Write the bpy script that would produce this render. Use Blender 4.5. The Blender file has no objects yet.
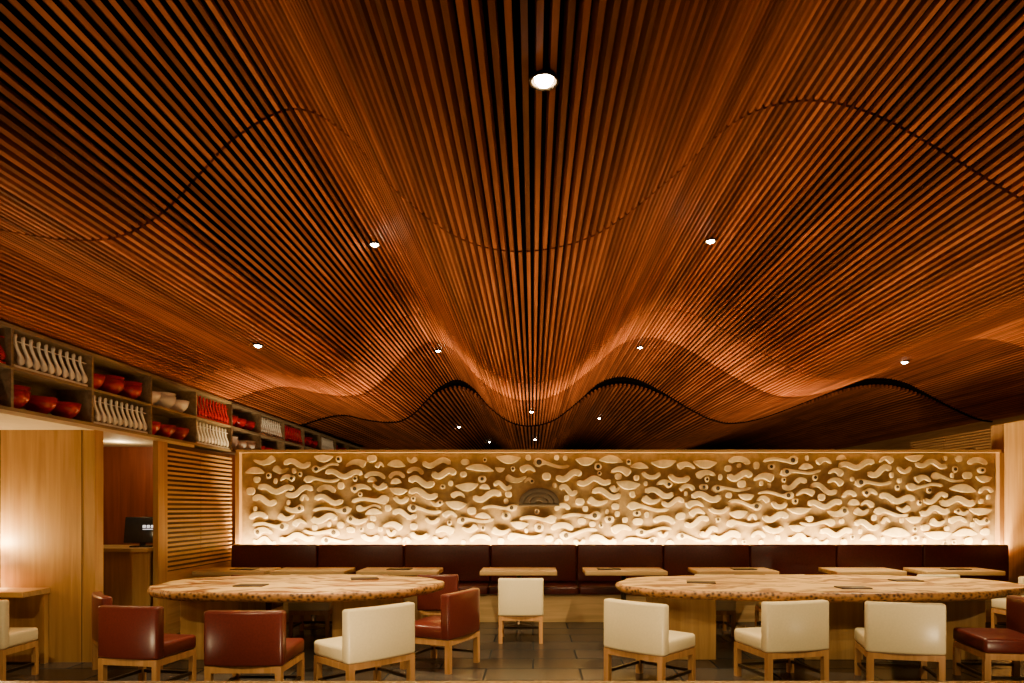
import bpy, bmesh, math, random
from mathutils import Vector, Matrix
random.seed(11)
scene = bpy.context.scene
COL = scene.collection
H = 1.55

# ---------------------------------------------------------------- materials
def new_mat(name):
    m = bpy.data.materials.new(name); m.use_nodes = True
    nt = m.node_tree
    return m, nt, nt.nodes['Principled BSDF']

def wood(name, c1, c2, axis='Y', rough=.45, island=0.0, scale=1.0, bump=.05, spec=.4):
    m, nt, b = new_mat(name)
    tc = nt.nodes.new('ShaderNodeTexCoord'); mp = nt.nodes.new('ShaderNodeMapping')
    s = {'X': (1.2, 22, 22), 'Y': (22, 1.2, 22), 'Z': (22, 22, 1.2)}[axis]
    mp.inputs['Scale'].default_value = [v*scale for v in s]
    nt.links.new(tc.outputs['Object'], mp.inputs[0])
    n = nt.nodes.new('ShaderNodeTexNoise'); n.inputs['Scale'].default_value = 1.0
    n.inputs['Detail'].default_value = 6; n.inputs['Distortion'].default_value = .6
    nt.links.new(mp.outputs[0], n.inputs['Vector'])
    r = nt.nodes.new('ShaderNodeValToRGB')
    r.color_ramp.elements[0].position = .35; r.color_ramp.elements[1].position = .68
    r.color_ramp.elements[0].color = (*c1, 1); r.color_ramp.elements[1].color = (*c2, 1)
    nt.links.new(n.outputs['Fac'], r.inputs[0])
    out = r.outputs[0]
    if island:
        g = nt.nodes.new('ShaderNodeNewGeometry')
        mr = nt.nodes.new('ShaderNodeMapRange')
        mr.inputs['To Min'].default_value = 1-island; mr.inputs['To Max'].default_value = 1+island*.6
        nt.links.new(g.outputs['Random Per Island'], mr.inputs['Value'])
        h = nt.nodes.new('ShaderNodeHueSaturation')
        nt.links.new(mr.outputs[0], h.inputs['Value']); nt.links.new(out, h.inputs['Color'])
        out = h.outputs[0]
    nt.links.new(out, b.inputs['Base Color'])
    b.inputs['Roughness'].default_value = rough
    b.inputs['Specular IOR Level'].default_value = spec
    if bump:
        bp = nt.nodes.new('ShaderNodeBump'); bp.inputs['Strength'].default_value = bump
        nt.links.new(n.outputs['Fac'], bp.inputs['Height']); nt.links.new(bp.outputs[0], b.inputs['Normal'])
    return m

def plain(name, c, rough=.5, nscale=30, var=.12, bump=.05, spec=.5, metal=0):
    m, nt, b = new_mat(name)
    tc = nt.nodes.new('ShaderNodeTexCoord')
    n = nt.nodes.new('ShaderNodeTexNoise'); n.inputs['Scale'].default_value = nscale; n.inputs['Detail'].default_value = 5
    nt.links.new(tc.outputs['Object'], n.inputs['Vector'])
    r = nt.nodes.new('ShaderNodeValToRGB')
    r.color_ramp.elements[0].position = .3; r.color_ramp.elements[1].position = .7
    r.color_ramp.elements[0].color = (*[v*(1-var) for v in c], 1)
    r.color_ramp.elements[1].color = (*[min(1, v*(1+var)) for v in c], 1)
    nt.links.new(n.outputs['Fac'], r.inputs[0]); nt.links.new(r.outputs[0], b.inputs['Base Color'])
    b.inputs['Roughness'].default_value = rough; b.inputs['Specular IOR Level'].default_value = spec
    b.inputs['Metallic'].default_value = metal
    if bump:
        bp = nt.nodes.new('ShaderNodeBump'); bp.inputs['Strength'].default_value = bump
        nt.links.new(n.outputs['Fac'], bp.inputs['Height']); nt.links.new(bp.outputs[0], b.inputs['Normal'])
    return m

def emit(name, c, s):
    m, nt, b = new_mat(name)
    b.inputs['Base Color'].default_value = (*c, 1)
    b.inputs['Emission Color'].default_value = (*c, 1); b.inputs['Emission Strength'].default_value = s
    return m

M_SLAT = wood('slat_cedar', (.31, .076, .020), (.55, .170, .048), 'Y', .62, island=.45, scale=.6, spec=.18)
M_SLATDIM = wood('slat_cedar_rear_dimmed', (.22, .058, .016), (.36, .11, .032), 'Y', .6, island=.4, spec=.2)  # same cedar coloured darker, standing in for the dimmer light at the rear
M_BLACK = plain('matte_black', (.006, .003, .002), .95, spec=.05)
M_DARKWOOD = wood('dark_backing_wood', (.05, .02, .008), (.09, .035, .014), 'Y', .6)
M_PALEZ = wood('oak_veneer_vertical', (.42, .23, .075), (.56, .335, .12), 'Z', .42, scale=.8)
M_PALEX = wood('oak_horizontal_x', (.54, .36, .15), (.72, .50, .23), 'X', .36)
M_PALEY = wood('oak_horizontal_y', (.46, .26, .09), (.62, .37, .15), 'Y', .45, island=.15)
M_SHELF = wood('shelf_grey_oak', (.20, .14, .075), (.33, .24, .135), 'Y', .5)
M_RED = wood('mahogany_panel', (.17, .038, .015), (.25, .065, .025), 'Z', .4)
M_CREAM = plain('cream_leather', (.87, .75, .45), .28, 60, .04, .06)
M_MAROON = plain('maroon_leather', (.115, .018, .012), .28, 60, .15, .06)
M_BANQ = plain('burgundy_leather', (.095, .015, .012), .30, 50, .2, .06)
M_LEG = wood('chair_beech', (.44, .22, .075), (.60, .32, .12), 'Z', .45)
M_PLASTER = plain('cast_plaster', (.68, .53, .28), .85, 9, .2, .45)
M_PLSHADE = plain('cast_plaster_shaded_ground', (.30, .205, .095), .85, 10, .25, .4)  # shade in the gaps between motifs, put into a darker ground colour
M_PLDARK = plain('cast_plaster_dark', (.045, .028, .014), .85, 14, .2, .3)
M_WHITE = plain('white_porcelain', (.9, .87, .78), .2, 20, .03, 0)
M_REDLAC = plain('red_lacquer', (.46, .008, .010), .22, 20, .1, 0)
M_SCREEN = plain('screen_black', (.02, .024, .032), .15, 20, .1, 0)
M_MARK = emit('screen_white', (1, 1, 1), 1.2)
M_BULB = emit('bulb_warm', (1, .86, .6), 160)
M_METAL = plain('fixture_bronze', (.10, .07, .04), .35, 40, .1, 0, metal=.9)
M_SOFFIT = plain('soffit_paint', (.66, .55, .36), .8, 10, .05, .05)
M_MENU = plain('menu_dark', (.05, .03, .02), .5, 20, .2, 0)

# floor tiles
M_FLOOR, nt, b = new_mat('floor_stone_tile')
tc = nt.nodes.new('ShaderNodeTexCoord')
br = nt.nodes.new('ShaderNodeTexBrick'); br.offset = .5
br.inputs['Scale'].default_value = 1.0; br.inputs['Brick Width'].default_value = .9; br.inputs['Row Height'].default_value = .45
br.inputs['Mortar Size'].default_value = .010
br.inputs['Color1'].default_value = (.032, .029, .027, 1); br.inputs['Color2'].default_value = (.080, .072, .064, 1)
br.inputs['Mortar'].default_value = (.008, .007, .006, 1)
nt.links.new(tc.outputs['Object'], br.inputs['Vector'])
nn = nt.nodes.new('ShaderNodeTexNoise'); nn.inputs['Scale'].default_value = 5; nn.inputs['Detail'].default_value = 8
nt.links.new(tc.outputs['Object'], nn.inputs['Vector'])
mx = nt.nodes.new('ShaderNodeMixRGB'); mx.blend_type = 'MULTIPLY'; mx.inputs[0].default_value = .6
nt.links.new(br.outputs['Color'], mx.inputs[1]); nt.links.new(nn.outputs['Fac'], mx.inputs[2])
nt.links.new(mx.outputs[0], b.inputs['Base Color']); b.inputs['Specular IOR Level'].default_value = .4
mr = nt.nodes.new('ShaderNodeMapRange'); mr.inputs['To Min'].default_value = .26; mr.inputs['To Max'].default_value = .8
nt.links.new(br.outputs['Fac'], mr.inputs['Value']); nt.links.new(mr.outputs[0], b.inputs['Roughness'])
bp = nt.nodes.new('ShaderNodeBump'); bp.inputs['Strength'].default_value = .5; bp.inputs['Distance'].default_value = .004; bp.invert = True
nt.links.new(br.outputs['Fac'], bp.inputs['Height']); nt.links.new(bp.outputs[0], b.inputs['Normal'])

# live-edge bark side with knots
M_EDGE, nt, b = new_mat('live_edge_burl')
tc = nt.nodes.new('ShaderNodeTexCoord'); vo = nt.nodes.new('ShaderNodeTexVoronoi'); vo.inputs['Scale'].default_value = 26
nt.links.new(tc.outputs['Object'], vo.inputs['Vector'])
r = nt.nodes.new('ShaderNodeValToRGB')
r.color_ramp.elements[0].position = .15; r.color_ramp.elements[0].color = (.04, .014, .005, 1)
r.color_ramp.elements[1].position = .65; r.color_ramp.elements[1].color = (.46, .22, .065, 1)
nt.links.new(vo.outputs['Distance'], r.inputs[0]); nt.links.new(r.outputs[0], b.inputs['Base Color'])
b.inputs['Roughness'].default_value = .5
bp = nt.nodes.new('ShaderNodeBump'); bp.inputs['Strength'].default_value = .6
nt.links.new(vo.outputs['Distance'], bp.inputs['Height']); nt.links.new(bp.outputs[0], b.inputs['Normal'])
# slab top with figure and knots
M_SLAB, nt, b = new_mat('spalted_slab_top')
tc = nt.nodes.new('ShaderNodeTexCoord'); mp = nt.nodes.new('ShaderNodeMapping'); mp.inputs['Scale'].default_value = (.7, 1.5, 1)
nt.links.new(tc.outputs['Object'], mp.inputs[0])
n1 = nt.nodes.new('ShaderNodeTexNoise'); n1.inputs['Scale'].default_value = 1.8; n1.inputs['Detail'].default_value = 5; n1.inputs['Distortion'].default_value = 2.6
nt.links.new(mp.outputs[0], n1.inputs['Vector'])
r = nt.nodes.new('ShaderNodeValToRGB')
r.color_ramp.elements[0].position = .40; r.color_ramp.elements[0].color = (.20, .068, .016, 1)
r.color_ramp.elements[1].position = .52; r.color_ramp.elements[1].color = (.82, .54, .20, 1)
nt.links.new(n1.outputs['Fac'], r.inputs[0]); nt.links.new(r.outputs[0], b.inputs['Base Color'])
b.inputs['Roughness'].default_value = .38; b.inputs['Specular IOR Level'].default_value = .35

# ---------------------------------------------------------------- mesh helper
class MB:
    def __init__(s): s.v = []; s.f = []; s.m = []; s.sm = []
    def add(s, vs, fs, mi=0, smooth=False):
        o = len(s.v); s.v += [tuple(p) for p in vs]
        for f in fs: s.f.append([i+o for i in f]); s.m.append(mi); s.sm.append(smooth)
    def box(s, x0, x1, y0, y1, z0, z1, mi=0):
        vs = [(x0,y0,z0),(x1,y0,z0),(x1,y1,z0),(x0,y1,z0),(x0,y0,z1),(x1,y0,z1),(x1,y1,z1),(x0,y1,z1)]
        s.add(vs, [(0,3,2,1),(4,5,6,7),(0,1,5,4),(1,2,6,5),(2,3,7,6),(3,0,4,7)], mi)
    def rbox(s, x0, x1, y0, y1, z0, z1, r=.02, seg=3, mi=0, bend=0.0, puff=0.0):
        bm = bmesh.new(); bmesh.ops.create_cube(bm, size=1)
        for v in bm.verts:
            v.co = Vector(((x0+x1)/2+v.co.x*(x1-x0), (y0+y1)/2+v.co.y*(y1-y0), (z0+z1)/2+v.co.z*(z1-z0)))
        if bend:
            es = [e for e in bm.edges if abs(e.verts[0].co.x-e.verts[1].co.x) > 1e-4]
            bmesh.ops.subdivide_edges(bm, edges=es, cuts=7)
            es = [e for e in bm.edges if len(e.link_faces) == 2 and e.calc_face_angle() > .5]
            bmesh.ops.bevel(bm, geom=es, offset=r, segments=seg, affect='EDGES', profile=.5)
            cx = (x0+x1)/2; hw = (x1-x0)/2
            for v in bm.verts: v.co.y += bend*((v.co.x-cx)/hw)**2
        else:
            bmesh.ops.bevel(bm, geom=list(bm.edges), offset=r, segments=seg, affect='EDGES', profile=.5)
        bm.normal_update(); bm.verts.index_update()
        s.add([v.co[:] for v in bm.verts], [[v.index for v in f.verts] for f in bm.faces], mi, True)
        bm.free()
    def lathe(s, prof, n, c, mi=0, smooth=True):
        vs = []; fs = []
        for (r, z) in prof:
            for i in range(n):
                a = 2*math.pi*i/n; vs.append((c[0]+r*math.cos(a), c[1]+r*math.sin(a), c[2]+z))
        for j in range(len(prof)-1):
            for i in range(n):
                k = (i+1) % n; fs.append((j*n+i, j*n+k, (j+1)*n+k, (j+1)*n+i))
        s.add(vs, fs, mi, smooth)
    def obj(s, name, mats, parent=None, loc=None):
        me = bpy.data.meshes.new(name); me.from_pydata(s.v, [], s.f)
        for m in (mats if isinstance(mats, (list, tuple)) else [mats]): me.materials.append(m)
        me.polygons.foreach_set('material_index', s.m); me.polygons.foreach_set('use_smooth', s.sm)
        me.update()
        o = bpy.data.objects.new(name, me); COL.objects.link(o)
        if parent: o.parent = parent
        if loc: o.location = loc
        return o

def inst(name, mesh, parent=None):
    o = bpy.data.objects.new(name, mesh); COL.objects.link(o)
    if parent: o.parent = parent
    return o
def empty(name, loc=(0,0,0), rz=0):
    e = bpy.data.objects.new(name, None); COL.objects.link(e); e.location = loc; e.rotation_euler = (0,0,rz); e.empty_display_size = .2
    return e

def simple_box(name, dims, mat, parent=None):
    b = MB(); b.box(*dims); return b.obj(name, mat, parent)

# ---------------------------------------------------------------- shell
simple_box('floor', (-6.8, 8.95, -2, 30.2, -.1, 0), M_FLOOR)
simple_box('ceiling', (-6.8, 8.95, -2, 30.2, 4.7, 4.8), M_BLACK)
simple_box('wall_back', (-6.8, 8.95, 30, 30.2, 0, 4.7), M_BLACK)
simple_box('wall_right', (8.75, 8.95, -2, 30, 0, 4.7), M_PALEY)
simple_box('wall_left', (-6.8, -6.6, -2, 30, 0, 4.7), M_PALEZ)

# ---------------------------------------------------------------- wavy slatted ceiling
P = [(-4.78,3.13),(-4.4,3.14),(-4.0,3.26),(-3.6,3.32),(-3.2,3.24),(-2.84,3.19),(-2.53,3.21),(-2.26,3.36),(-2.03,3.60),(-1.80,3.83),(-1.46,3.99),
     (-1.15,3.84),(-.82,3.47),(-.45,3.20),(-.05,3.12),(.40,3.23),(.85,3.57),(1.25,3.92),(1.65,4.04),(2.05,3.97),
     (2.47,3.75),(2.98,3.44),(3.4,3.24),(3.8,3.17),(4.4,3.28),(5.3,3.62),(6.0,3.92),(6.56,4.02),(7.1,3.92),(7.8,3.55),(8.4,3.27),(8.74,3.2)]
def catmull(P, n=14):
    out = []
    for i in range(len(P)-1):
        p0 = P[max(0,i-1)]; p1 = P[i]; p2 = P[i+1]; p3 = P[min(len(P)-1,i+2)]
        for k in range(n):
            t = k/n
            def f(a): return .5*((2*p1[a])+(-p0[a]+p2[a])*t+(2*p0[a]-5*p1[a]+4*p2[a]-p3[a])*t*t+(-p0[a]+3*p1[a]-3*p2[a]+p3[a])*t**3)
            out.append((f(0), f(1)))
    out.append(P[-1]); return out
def resample(pts, step):
    res = []; acc = 0; nxt = step/2
    for a, b_ in zip(pts, pts[1:]):
        d = math.hypot(b_[0]-a[0], b_[1]-a[1])
        while acc+d >= nxt:
            t = (nxt-acc)/d
            res.append((a[0]+(b_[0]-a[0])*t, a[1]+(b_[1]-a[1])*t, (b_[0]-a[0])/d, (b_[1]-a[1])/d)); nxt += step
        acc += d
    return res
prof1 = catmull(P)
prof2 = [(x, 3.50+(z-3.55)*.75) for x, z in prof1]
def zat(x, prof=prof1):
    for a, b_ in zip(prof, prof[1:]):
        if a[0] <= x <= b_[0]: return a[1]+(b_[1]-a[1])*(x-a[0])/(b_[0]-a[0])
    return prof[-1][1]
def slats(name, prof, segs, mat, pitch=.051, w=.023, h=.055, zoff=0):
    mb = MB()
    for (x, z, tx, tz) in resample(prof, pitch):
        nx, nz = -tz, tx
        if nz < 0: nx, nz = -nx, -nz
        q = []
        for (a, c) in ((-w/2, 0), (w/2, 0), (w/2, h), (-w/2, h)):
            q.append((x+tx*a+nx*c, z+tz*a+nz*c))
        for (y0, y1) in segs:
            vs = [(a, y0, c) for a, c in q]+[(a, y1, c) for a, c in q]
            mb.add(vs, [(0,1,2,3),(7,6,5,4),(0,4,5,1),(1,5,6,2),(2,6,7,3),(3,7,4,0)])
    return mb.obj(name, mat)
ceil_root = empty('slatted_wave_ceiling')
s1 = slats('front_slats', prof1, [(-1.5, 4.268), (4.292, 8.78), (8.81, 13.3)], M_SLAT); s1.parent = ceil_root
s2 = slats('rear_slats', prof2, [(13.36, 18), (18.03, 29.9)], M_SLATDIM, pitch=.08, w=.036); s2.parent = ceil_root
def backing(name, prof, y0, y1, off, mat, t=.02):
    mb = MB(); n = len(prof)
    vs = [(x, y0, z+off) for x, z in prof]+[(x, y1, z+off) for x, z in prof]+[(x, y0, z+off+t) for x, z in prof]+[(x, y1, z+off+t) for x, z in prof]
    fs = []
    for i in range(n-1):
        fs.append((i, n+i, n+i+1, i+1)); fs.append((2*n+i, 2*n+i+1, 3*n+i+1, 3*n+i)); fs.append((i, i+1, 2*n+i+1, 2*n+i)); fs.append((n+i, 3*n+i, 3*n+i+1, n+i+1))
    mb.add(vs, fs); return mb.obj(name, mat, ceil_root)
backing('front_backing', prof1, -1.5, 13.32, .15, M_BLACK)
backing('rear_backing', prof2, 13.34, 29.9, .12, M_BLACK)
# dark edge board following the wave
mb = MB(); n = len(prof1)
vs = [(x, 13.31, z-.02) for x, z in prof1]+[(x, 13.35, z-.02) for x, z in prof1]+[(x, 13.31, 4.69) for x, z in prof1]+[(x, 13.35, 4.69) for x, z in prof1]
fs = []
for i in range(n-1):
    fs += [(i, i+1, 2*n+i+1, 2*n+i), (n+i, 3*n+i, 3*n+i+1, n+i+1), (i, n+i, n+i+1, i+1)]
mb.add(vs, fs); mb.obj('edge_board', M_BLACK, ceil_root)

# ---------------------------------------------------------------- downlights
def add_light(name, typ, loc, energy, color, parent=None, **kw):
    l = bpy.data.lights.new(name, typ); l.energy = energy; l.color = color
    for k, v in kw.items():
        if k != 'rot': setattr(l, k, v)
    o = bpy.data.objects.new(name, l); COL.objects.link(o); o.location = loc
    if 'rot' in kw: o.rotation_euler = kw['rot']
    if parent: o.parent = parent
    return o
WARM = (1, .72, .36)
dl_mesh = MB()
dl_mesh.lathe([(.0,.02),(.042,.02),(.046,.0),(.054,-.004),(.054,-.010),(.046,-.010),(.044,.0)], 24, (0,0,0), 0)
bulb = MB(); bulb.lathe([(.0001,-.022),(.022,-.018),(.034,-.004),(.036,.012),(.0001,.012)], 20, (0,0,0), 0)
dlm = dl_mesh.obj('t', M_METAL); dlb = bulb.obj('t2', M_BULB)
dme, bme = dlm.data, dlb.data
bpy.data.objects.remove(dlm); bpy.data.objects.remove(dlb)
def downlight(x, y, e, prof=prof1, spot=110, sc=1.0, tilt=(0,0)):
    z = zat(x, prof)-.01
    r = empty('ceiling_downlight', (x, y, z)); r.scale = (sc,)*3
    inst('trim_ring', dme, r); inst('bulb', bme, r)
    if e: add_light('spot', 'SPOT', (0,0,-.06), e, WARM, r, spot_size=math.radians(spot), spot_blend=.8, shadow_soft_size=.03, rot=(tilt[0], tilt[1], 0))
downlight(.04, 2.56, 150, sc=1.0, tilt=(.5, 0))
downlight(-1.46, 6.45, 700, spot=80, tilt=(.10, -.16)); downlight(1.65, 6.5, 700, spot=80, tilt=(.10, .16))
downlight(-1.46, 10.8, 20); downlight(1.65, 10.8, 20)
downlight(-2.75, 7.0, 430, spot=90); downlight(4.3, 8.1, 540, spot=100, tilt=(-.1, -.05))
downlight(-.02, 11.3, 15)
# added row out of view, to brighten the dining chairs and shelf
for x, y in ((-3.2, 2.9), (-1.46, 2.7), (1.65, 2.7), (4.2, 2.9)):
    downlight(x, y, 220, spot=76, tilt=(.78, -.06 if x < 0 else .06))
for x, y in ((1.7, 18), (-1.5, 24), (.05, 16.5), (-1.9, 18)):
    downlight(x, y, 12 if y < 20 else 0, prof2)

# ---------------------------------------------------------------- relief wall
part = empty('relief_wall_partition')
X0, X1 = -4.28, 6.80
simple_box('core', (X0, X1, 10.30, 10.46, 0, 2.36), M_PLSHADE, part)
simple_box('top_rail', (X0-.05, X1+.02, 10.20, 10.50, 2.36, 2.40), M_PALEX, part)
simple_box('post_left', (X0-.06, X0, 10.20, 10.50, 0, 2.36), M_PALEZ, part)
simple_box('post_right', (X1, X1+.06, 10.20, 10.50, 0, 2.36), M_PALEZ, part)
rel = MB(); dk = MB()
def ribbon(mb, center, rad, h, plane='wall', yb=10.302, mi=0):
    n = len(center); vs = []; fs = []
    for i, (a, c) in enumerate(center):
        p = center[max(0,i-1)]; q = center[min(n-1,i+1)]
        dx, dz = q[0]-p[0], q[1]-p[1]; L = math.hypot(dx, dz) or 1; nx, nz = -dz/L, dx/L
        r = rad[i]; hh = h*(.6+.4*min(1, r/.04))
        for (o, e) in ((-1, 0), (-.98, hh*.85), (-.88, hh), (0, hh*1.02), (.88, hh), (.98, hh*.85), (1, 0)):
            u, w = a+nx*r*o, c+nz*r*o
            vs.append((u, yb-e, w) if plane == 'wall' else (yb+e, u, w))
    for i in range(n-1):
        for j in range(6):
            a = i*7+j; fs.append((a, a+1, a+8, a+7) if plane == 'wall' else (a, a+7, a+8, a+1))
    fs.append(list(range(7))); fs.append(list(range((n-1)*7, n*7))[::-1])
    mb.add(vs, fs, mi, plane != 'wall')
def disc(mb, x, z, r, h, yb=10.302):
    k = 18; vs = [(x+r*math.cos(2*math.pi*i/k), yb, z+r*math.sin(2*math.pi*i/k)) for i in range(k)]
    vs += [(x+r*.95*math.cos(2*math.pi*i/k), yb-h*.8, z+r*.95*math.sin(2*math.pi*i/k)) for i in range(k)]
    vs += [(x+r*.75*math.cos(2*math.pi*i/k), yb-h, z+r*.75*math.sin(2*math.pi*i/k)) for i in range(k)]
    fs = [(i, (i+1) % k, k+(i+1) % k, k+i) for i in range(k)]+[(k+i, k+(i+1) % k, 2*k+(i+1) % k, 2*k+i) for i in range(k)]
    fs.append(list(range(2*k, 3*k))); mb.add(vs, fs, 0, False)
EX, EZ = .09, 1.71
def cap(t, e):
    m_ = min(t, 1-t)
    return math.sqrt(max(0.0, 1-(1-m_/e)**2)) if m_ < e else 1
grid = {}
def clear(pts, gap):
    for (x, z, r) in pts:
        if x-r < X0+.04 or x+r > X1-.04 or z-r < .99 or z+r > 2.335: return False
        if ((x-EX)/(.33+r))**2+((z-EZ)/(.17+r))**2 < 1: return False
        gx, gz = int(x/.15), int(z/.15)
        for i in (gx-1, gx, gx+1):
            for j in (gz-1, gz, gz+1):
                for (a, c, q) in grid.get((i, j), ()):
                    if (a-x)**2+(c-z)**2 < (q+r+gap)**2: return False
    return True
def put(pts):
    for (x, z, r) in pts: grid.setdefault((int(x/.15), int(z/.15)), []).append((x, z, r))
def motif(kind, cx, cz, size):
    sg = random.choice((-1, 1)); flip = random.choice((-1, 1)); tilt = random.uniform(-.12, .12)
    R = random.uniform(.044, .060)*size**.4
    L = {'spoon': .54, 'wave': .50, 'leaf': .36, 'arc': .30, 'pebble': .15, 'comma': .28, 'ess': .38}[kind]*size
    n = 18; loc = []; rad = []
    for i in range(n+1):
        t = i/n; u = L*(t-.5)
        if kind == 'spoon': v = .026*math.sin(2*math.pi*t); w = R*(.42+.75*math.exp(-((t-.14)/.12)**2))*cap(t, .07)
        elif kind == 'wave': v = .036*math.sin(3*math.pi*t); w = R*.75*cap(t, .08)
        elif kind == 'leaf': v = .03*math.sin(math.pi*t); w = R*1.15*math.sin(math.pi*(.04+.92*t))
        elif kind == 'arc': a = math.pi*(.05+.90*t); u = -L*.42*math.cos(a); v = .09*math.sin(a)-.04; w = R*.68*cap(t, .12)
        elif kind == 'comma': a = math.pi*.95*t; v = .065*(math.sin(a)-.5); w = R*(1.15-.8*t)*cap(t, .12)
        elif kind == 'ess': v = .05*math.sin(2*math.pi*t); w = R*.8*cap(t, .1)
        else: v = 0; w = R*1.05*cap(t, .4)
        u *= flip; v *= sg
        loc.append((cx+u*math.cos(tilt)-v*math.sin(tilt), cz+u*math.sin(tilt)+v*math.cos(tilt))); rad.append(max(.003, w))
    return loc, rad
kinds = ['spoon', 'wave', 'leaf', 'arc', 'pebble', 'comma', 'ess']
for phase, (tries, wts, smin, smax, gap) in enumerate(((500, (5, 3, 2, 2, 1, 3, 4), .9, 1.15, .010), (6000, (3, 2, 4, 4, 3, 6, 4), .65, .95, .010), (6000, (0, 0, 3, 2, 8, 4, 1), .35, .65, .009))):
    for _ in range(tries):
        k_ = random.choices(kinds, wts)[0]
        cx, cz = random.uniform(X0, X1), random.uniform(1.0, 2.33)
        loc, rad = motif(k_, cx, cz, random.uniform(smin, smax))
        pts = [(a, c, r) for (a, c), r in zip(loc, rad)]
        if clear(pts, gap):
            put(pts); hh = random.uniform(.020, .046); ribbon(rel, loc, rad, hh)
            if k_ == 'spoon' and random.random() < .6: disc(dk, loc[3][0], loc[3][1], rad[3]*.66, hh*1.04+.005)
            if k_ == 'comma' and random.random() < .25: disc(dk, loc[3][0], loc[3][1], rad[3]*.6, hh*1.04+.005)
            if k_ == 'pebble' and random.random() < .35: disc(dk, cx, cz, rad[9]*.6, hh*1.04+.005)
rel.obj('cast_motifs', M_PLASTER, part); dk.obj('motif_dark_discs', M_PLDARK, part)  # raised dark-coloured discs stand in for pocket hollows
# plain mound-shaped stand-in mark at the middle
mk = MB()
for k_, (w_, h_) in enumerate(((.26, .19), (.18, .13), (.09, .07))):
    ctr = [(EX+w_*math.cos(math.pi*i/20), EZ-.09+h_*math.sin(math.pi*i/20)) for i in range(21)]
    ribbon(mk, ctr, [.034]*21, .05)
ribbon(mk, [(EX-.30+.03*i, EZ-.115) for i in range(21)], [.018]*21, .05)
mk.obj('plain_mound_mark', M_PLDARK, part)

# wall wash strips hidden behind the banquette
strip = simple_box('led_wash_strip', (X0+.05, X1-.05, 10.16, 10.2, .90, .92), M_METAL, part)
for i in range(8):
    xc = X0+.7+i*(X1-X0-1.4)/7
    add_light('wash_light', 'AREA', (xc, 10.165, .935), 74, (1, .69, .29), part, shape='RECTANGLE', size=1.45, size_y=.05, rot=(math.radians(168), 0, 0))

# ---------------------------------------------------------------- banquette
bq = empty('banquette_bench')
mb = MB(); nb = 9; W = (6.78+4.30)/nb
for i in range(nb):
    a = -4.30+i*W
    mb.rbox(a+.005, a+W-.005, 9.95, 10.10, .50, 1.03, .025, 3)
    mb.rbox(a+.005, a+W-.005, 9.42, 9.96, .38, .49, .025, 3)
mb.obj('cushions', M_BANQ, bq)
mb = MB(); mb.box(-4.30, 6.78, 9.50, 10.12, 0, .38); mb.box(-4.30, 6.78, 10.10, 10.13, .38, 1.01); mb.obj('base_panel', M_PALEX, bq)

# ---------------------------------------------------------------- small tables along the banquette
def menu_card(x, y, z, w=.30, d=.2, rz=0):
    m = MB(); m.rbox(-w/2, w/2, -d/2, d/2, 0, .012, .003, 1)
    o = m.obj('menu_card', M_MENU); o.location = (x, y, z); o.rotation_euler[2] = rz
def small_table(x0, x1, menus=1):
    xc = (x0+x1)/2; r = empty('banquette_table', (xc, 9.14, 0)); hw = (x1-x0)/2
    m = MB(); m.rbox(-hw, hw, -.29, .29, .695, .75, .006, 2); m.obj('top', M_PALEX, r)
    m = MB(); m.lathe([(.17, 0), (.17, .015), (.05, .03), (.035, .04), (.035, .68), (.12, .685), (.12, .695)], 24, (0,0,0)); m.obj('pedestal', M_METAL, r)
    if menus: menu_card(xc+random.uniform(-.2, .2), 9.12, .75, rz=random.uniform(-.1, .1))
def px(x, D): return (x-533)*D/700
for a, b_ in ((194, 266), (270, 345), (357, 438), (480, 557), (585, 667), (697, 778), (835, 905), (925, 1003)):
    small_table(px(a, 8.9), px(b_, 8.9), a in (194, 357, 697, 925, 585))

# ---------------------------------------------------------------- communal live-edge tables
def communal(cx, cy, a, bb, ped, ph):
    r = empty('communal_slab_table', (cx, cy, 0)); n = 140; m = MB()
    lv = [(.655, .955), (.672, .985), (.70, 1.0), (.735, .998), (.75, .985)]
    vs = []
    for j, (z, s) in enumerate(lv):
        for i in range(n):
            t = 2*math.pi*i/n; ex = 2/2.4
            c, s_ = math.cos(t), math.sin(t)
            w = 1+.016*math.sin(5*t+ph)+.013*math.sin(9*t+2*ph)+.007*math.sin(19*t)+.004*math.sin(31*t+j)
            x = a*math.copysign(abs(c)**ex, c)*w*s; y = bb*math.copysign(abs(s_)**ex, s_)*w*(1-(1-s)*a/bb*.8)
            vs.append((x, y, z))
    m.add(vs, [[j*n+i, j*n+(i+1) % n, (j+1)*n+(i+1) % n, (j+1)*n+i] for j in range(len(lv)-1) for i in range(n)], 1, True)
    o = len(m.v)-n
    m.f.append(list(range(o, o+n))); m.m.append(0); m.sm.append(False)
    m.f.append(list(range(0, n))[::-1]); m.m.append(1); m.sm.append(False)
    m.obj('slab_top', [M_SLAB, M_EDGE], r)
    m = MB()
    for p in ped:
        m.rbox(p-.30, p+.30, -.36, .36, 0, .655, .008, 2)
    m.obj('pedestals', M_PALEZ, r)
communal(-2.50, 7.5, 1.50, .92, (-.80, .75), .7)
communal(3.02, 7.5, 2.14, .92, (-1.45, 0.05, 1.3), 2.1)
menu_card(-2.9, 7.2, .75); menu_card(-1.9, 7.9, .75, rz=.3); menu_card(4.1, 7.7, .75); menu_card(1.8, 7.5, .75, rz=-.2); menu_card(3.2, 7.0, .75)

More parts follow.
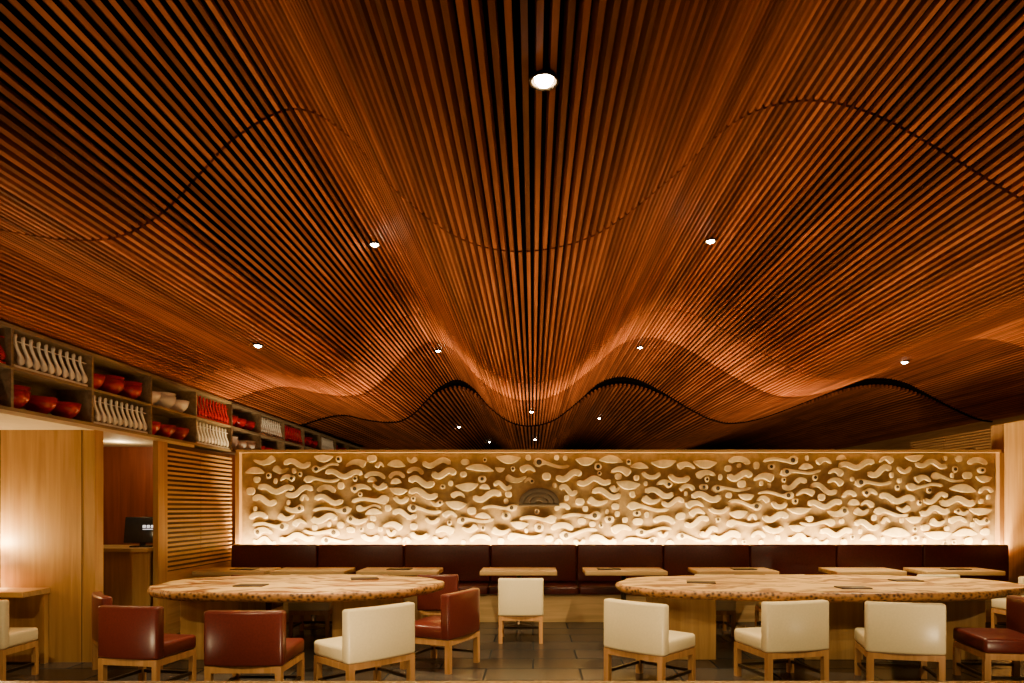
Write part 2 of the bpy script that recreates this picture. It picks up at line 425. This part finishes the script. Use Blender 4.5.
# ---------------------------------------------------------------- chairs
def chair_parts():
    c = {}
    for nm, mat in (('cream', M_CREAM), ('maroon', M_MAROON)):
        m = MB(); m.rbox(-.31, .31, -.30, -.20, .315, .745, .022, 3, bend=.03)
        o = m.obj('back', mat); c[nm+'b'] = o.data; bpy.data.objects.remove(o)
        m = MB(); m.rbox(-.305, .305, -.205, .29, .315, .44, .03, 3)
        o = m.obj('seat', mat); c[nm+'s'] = o.data; bpy.data.objects.remove(o)
    m = MB(); m.box(-.30, .30, -.27, .28, .262, .314)
    for sx in (-1, 1):
        for y in (-.27, .235):
            m.box(sx*.3-(.05 if sx > 0 else 0), sx*.3+(.05 if sx < 0 else 0), y, y+.05, 0, .262)
        m.box(sx*.275-.012, sx*.275+.012, -.225, .24, .095, .12, 1)
    m.box(-.26, .26, .25, .274, .095, .12, 1)
    o = m.obj('frame', [M_LEG, M_METAL]); c['f'] = o.data; bpy.data.objects.remove(o)
    return c
CP = chair_parts()
def chair(x, y, deg, col, ws=1.0):
    r = empty('dining_chair', (x, y, 0), math.radians(deg)); r.scale = (ws, ws if ws < 1 else 1, 1)
    inst('back', CP[col+'b'], r); inst('seat', CP[col+'s'], r); inst('frame', CP['f'], r)
chair(-3.27, 5.95, -10, 'maroon', .9)
chair(-2.26, 5.72, 0, 'maroon')
chair(-1.42, 5.92, 46, 'cream', 1.06)
chair(-.90, 6.88, 66, 'maroon', .99)
chair(-3.88, 6.68, -50, 'maroon', .9)
chair(-.14, 8.22, 0, 'cream', .84)
chair(1.03, 6.20, -42, 'cream')
chair(2.22, 6.28, 14, 'cream')
chair(3.22, 6.18, -14, 'cream')
chair(4.16, 6.20, 82, 'maroon')
chair(-4.85, 6.30, 0, 'cream', .8)
for x, c in ((-3.4, 'maroon'), (-2.7, 'cream'), (-2.0, 'maroon'), (-1.15, 'maroon'), (2.2, 'cream'), (3.05, 'cream'), (3.75, 'maroon'), (4.9, 'cream')):
    chair(x, 8.64, 0, c, .8)
chair(5.65, 7.5, 90, 'cream', .85); chair(5.95, 8.45, 10, 'cream', .85)

# ---------------------------------------------------------------- left display shelf
SX = -4.4
sh = empty('display_shelf')
D0 = 3.76; N = 14; pitch = 1.08
m = MB()
yA, yB = D0, D0+N*pitch
m.box(SX-.38, SX, yA, yB, 2.37, 2.40); m.box(SX-.36, SX-.005, yA, yB, 2.725, 2.75); m.box(SX-.38, SX, yA, yB, 3.07, 3.10)
for k in range(N+1): m.box(SX-.355, SX-.003, D0+k*pitch-.014, D0+k*pitch+.014, 2.40, 3.07)
m.box(SX-.38, SX-.36, yA, yB, 2.40, 3.07)
m.obj('carcass', M_SHELF, sh)
def spoons(y0, z0, mat):
    m = MB(); k = 10
    for i in range(k):
        yc = y0+.12+i*(pitch-.22)/(k-1)
        n = 16; ctr = []; rad = []
        for j in range(n+1):
            t = j/n
            ctr.append((yc+.024*math.sin(2*math.pi*(t*.9+.05))-.035*(t-.5), z0+.032+.262*t))
            e = math.sqrt(max(0, 1-(1-t/.12)**2)) if t < .12 else (math.sqrt(max(0, 1-(1-(1-t)/.06)**2)) if t > .94 else 1)
            rad.append(max(.002, e*(.011+.026*math.exp(-((t-.17)/.15)**2)+.004*math.exp(-((t-.95)/.1)**2))))
        ribbon(m, ctr, rad, .020, 'side', SX-.05)
        ribbon(m, ctr, rad, -.008, 'side', SX-.05)
    m.box(SX-.065, SX-.048, y0+.03, y0+pitch-.03, z0+.232, z0+.240)
    m.box(SX-.09, SX-.02, y0+.05, y0+pitch-.05, z0, z0+.022)
    m.obj('soup_spoon_row', [mat], None)
def bowls(y0, z0, mat, k=3):
    m = MB(); s = 1.15
    for i in range(k):
        yc = y0+.20+i*(pitch-.40)/(k-1)+random.uniform(-.01, .01)
        m.lathe([(r*s, z*s) for r, z in [(.0001, .0), (.055, .0), (.055, .02), (.08, .038), (.112, .08), (.130, .145), (.124, .145), (.105, .083), (.07, .045), (.0001, .035)]], 28, (SX-.16, yc, z0))
        if random.random() < .3:
            m.lathe([(r*s, z*s) for r, z in [(.0001, .04), (.05, .04), (.075, .075), (.108, .115), (.128, .182), (.121, .182), (.10, .115), (.0001, .06)]], 28, (SX-.16, yc, z0))
    m.obj('bowl_row', [mat], None)
pat = {0: ('br','bw'), 1: ('sr','br'), 2: ('sw','br'), 3: ('br','sw'), 4: ('bw','br'), 5: ('sr','sw'), 6: ('br','bw'), 7: ('sw','br'), 8: ('sr','bw'), 9: ('br','sr'), 10: ('sw','br'), 11: ('br','sw'), 12: ('bw','br'), 13: ('sr','bw')}
for k, (t, bt) in pat.items():
    for code, z0 in ((t, 2.751), (bt, 2.401)):
        mat = M_REDLAC if code[1] == 'r' else M_WHITE
        (spoons if code[0] == 's' else bowls)(D0+k*pitch, z0, mat)

# ---------------------------------------------------------------- structures below the shelf
simple_box('ceiling_soffit', (-6.6, SX-.001, -1.5, 9.1, 2.335, 2.369), M_SOFFIT)
simple_box('wall_soffit_fascia', (-6.6, SX-.40, -1.5, 30, 2.38, 4.69), M_BLACK)
m = MB(); m.box(-6.6, SX, 7.03, 7.17, 0, 2.334)
for xx in (-4.53, -5.35, -6.1): m.box(xx-.003, xx+.003, 7.026, 7.031, 0, 2.334, 1)
m.obj('wall_oak_panel', [M_PALEZ, M_DARKWOOD])
simple_box('wall_niche_back', (-6.6, SX-.07, 8.98, 9.10, 0, 2.334), M_RED)
simple_box('wall_side_panel', (SX-.06, SX-.02, 8.37, 10.20, .78, 2.334), M_DARKWOOD)
simple_box('wall_side_dado', (SX-.06, SX+.0, 8.37, 10.20, 0, .78), M_PALEY)
simple_box('wall_rear_left', (SX-.40, SX-.18, 10.30, 30, 0, 2.36), M_RED)
simple_box('trim_pilaster', (SX-.03, SX+.03, 8.16, 8.37, 0, 2.334), M_PALEZ)
m = MB(); zz = .80
while zz < 2.30:
    m.box(SX-.019, SX+.022, 8.38, 9.22, zz, zz+.026); m.box(SX-.019, SX+.022, 9.235, 10.18, zz, zz+.026); zz += .058
m.obj('slatted_wall_screen', M_PALEY)
nc = empty('niche_counter', (-5.5, 8.5, 0))
m = MB(); m.box(-1.05, 1.02, -.38, .46, 1.04, 1.08); m.obj('counter_top', M_PALEX, nc)
m = MB(); m.box(-1.05, 1.02, -.32, -.28, 0, 1.04); m.obj('counter_front', M_PALEZ, nc)
add_light('counter_downlight', 'POINT', (.6, -.2, 2.25), 12, WARM, nc, shadow_soft_size=.05)
mon = empty('pos_monitor', (-4.70, 8.42, 1.08), math.radians(14))
m = MB(); m.rbox(-.12, .12, -.08, .08, 0, .02, .005, 2); m.box(-.03, .03, .0, .03, .02, .12); m.obj('stand', M_SCREEN, mon)
m = MB(); m.rbox(-.20, .20, -.015, .015, 0, .32, .008, 2); o = m.obj('screen', M_SCREEN, mon, (0, -.01, .05)); o.rotation_euler[0] = math.radians(-14)
m = MB()
for i, w_ in enumerate((.03, .03, .03)): m.box(.0+i*.045, w_+i*.045, -.0175, -.0160, .185, .215)
m.box(.0, .12, -.0175, -.0160, .162, .168)
o = m.obj('screen_mark', M_MARK, mon, (0, -.01, .05)); o.rotation_euler[0] = math.radians(-14)
# side desk and lamp
dk_ = empty('side_desk', (-5.67, 6.83, 0))
m = MB(); m.box(-.83, .83, -.19, .19, .70, .75); m.obj('desk_top', M_PALEX, dk_)
m = MB(); m.box(.77, .81, .13, .19, 0, .70); m.box(-.79, -.75, -.17, .17, 0, .70); m.obj('desk_leg', M_PALEZ, dk_)
lp = empty('table_lamp', (-5.42, 6.84, .75))
m = MB(); m.lathe([(.0001, 0), (.08, 0), (.08, .02), (.015, .04), (.012, .26), (.0001, .26)], 20, (0,0,0)); m.obj('lamp_base', M_METAL, lp)
m = MB(); m.lathe([(.13, .22), (.09, .42), (.088, .42), (.128, .22)], 28, (0,0,0)); m.obj('lamp_shade', emit('lamp_shade_glow', (1, .7, .35), 10), lp)
add_light('lamp_bulb', 'POINT', (0, 0, .45), 60, (1, .68, .28), lp, shadow_soft_size=.04)

# right side pillar & slats
simple_box('wall_right_return', (X1+.07, X1+.6, 9.0, 10.5, 0, 2.78), M_PALEZ)
m = MB(); zz = 1.6
while zz < 2.78: m.box(X1+.2, X1+.235, 10.52, 13, zz, zz+.022); zz += .044
for yy in (10.6, 12.0, 12.95): m.box(X1+.236, X1+.26, yy, yy+.04, 0, 2.78)
m.obj('slatted_screen', M_PALEY)

# foreground counter
fc = empty('foreground_counter')
m = MB(); m.rbox(-3.2, 3.2, 2.45, 3.245, .70, .75, .006, 2); m.obj('counter_top', M_PALEX, fc)
m = MB(); m.box(-3.0, 3.0, 2.55, 3.05, 0, .70); m.obj('counter_body', M_PALEZ, fc)

# ---------------------------------------------------------------- uplights in can housings, added to brighten the ceiling
def uplight(x, y, z, e, rot=(math.pi, 0, 0), ang=140, name='added_floor_uplight', hh=.12, soft=.1):
    r = empty(name, (x, y, z))
    m = MB(); m.lathe([(.0001, 0), (.07, 0), (.07, hh), (.062, hh), (.055, hh*.5), (.0001, hh*.5)], 20, (0,0,0)); m.obj('can', M_METAL, r)
    add_light('up_spot', 'SPOT', (0, 0, hh+.03), e, (1, .70, .38), r, spot_size=math.radians(ang), spot_blend=.9, shadow_soft_size=soft, rot=rot)
for x, e in ((-3.6, 80), (-1.2, 125), (1.2, 130), (3.8, 120), (6.4, 90)):
    uplight(x, 4.4, 0, e, rot=(math.radians(180-28), 0, 0))
for x in (-3.5, 0, 3.8):
    uplight(x, 1.2, 0, 12)
for x in (-4.1, -2.2, 0, 2.2, 4.4, 6.5):
    uplight(x, 10.40, 2.40, 11, name='added_partition_uplight', ang=165, rot=(math.pi, 0, 0), hh=.03, soft=.03)
for x in (-3.2, -.2, 2.8, 5.6):
    uplight(x, 10.95, 0, 290, rot=(math.radians(180-12), 0, 0), ang=130, soft=.3)
for x in (-3, 0, 3, 6):
    for y in (14.8, 19):
        uplight(x, y, 0, 75, rot=(math.radians(180-10), 0, 0))

# world
w = bpy.data.worlds.new('w'); scene.world = w; w.use_nodes = True
w.node_tree.nodes['Background'].inputs[0].default_value = (1, .66, .38, 1)
w.node_tree.nodes['Background'].inputs[1].default_value = .045

# camera
cd = bpy.data.cameras.new('camera'); cam = bpy.data.objects.new('camera', cd); COL.objects.link(cam)
cam.location = (0, 0, H); cam.rotation_euler = (math.pi/2, 0, 0)
cd.sensor_width = 36; cd.lens = 700/1024*36; cd.shift_x = -21/1024; cd.shift_y = 166.5/1024
scene.camera = cam
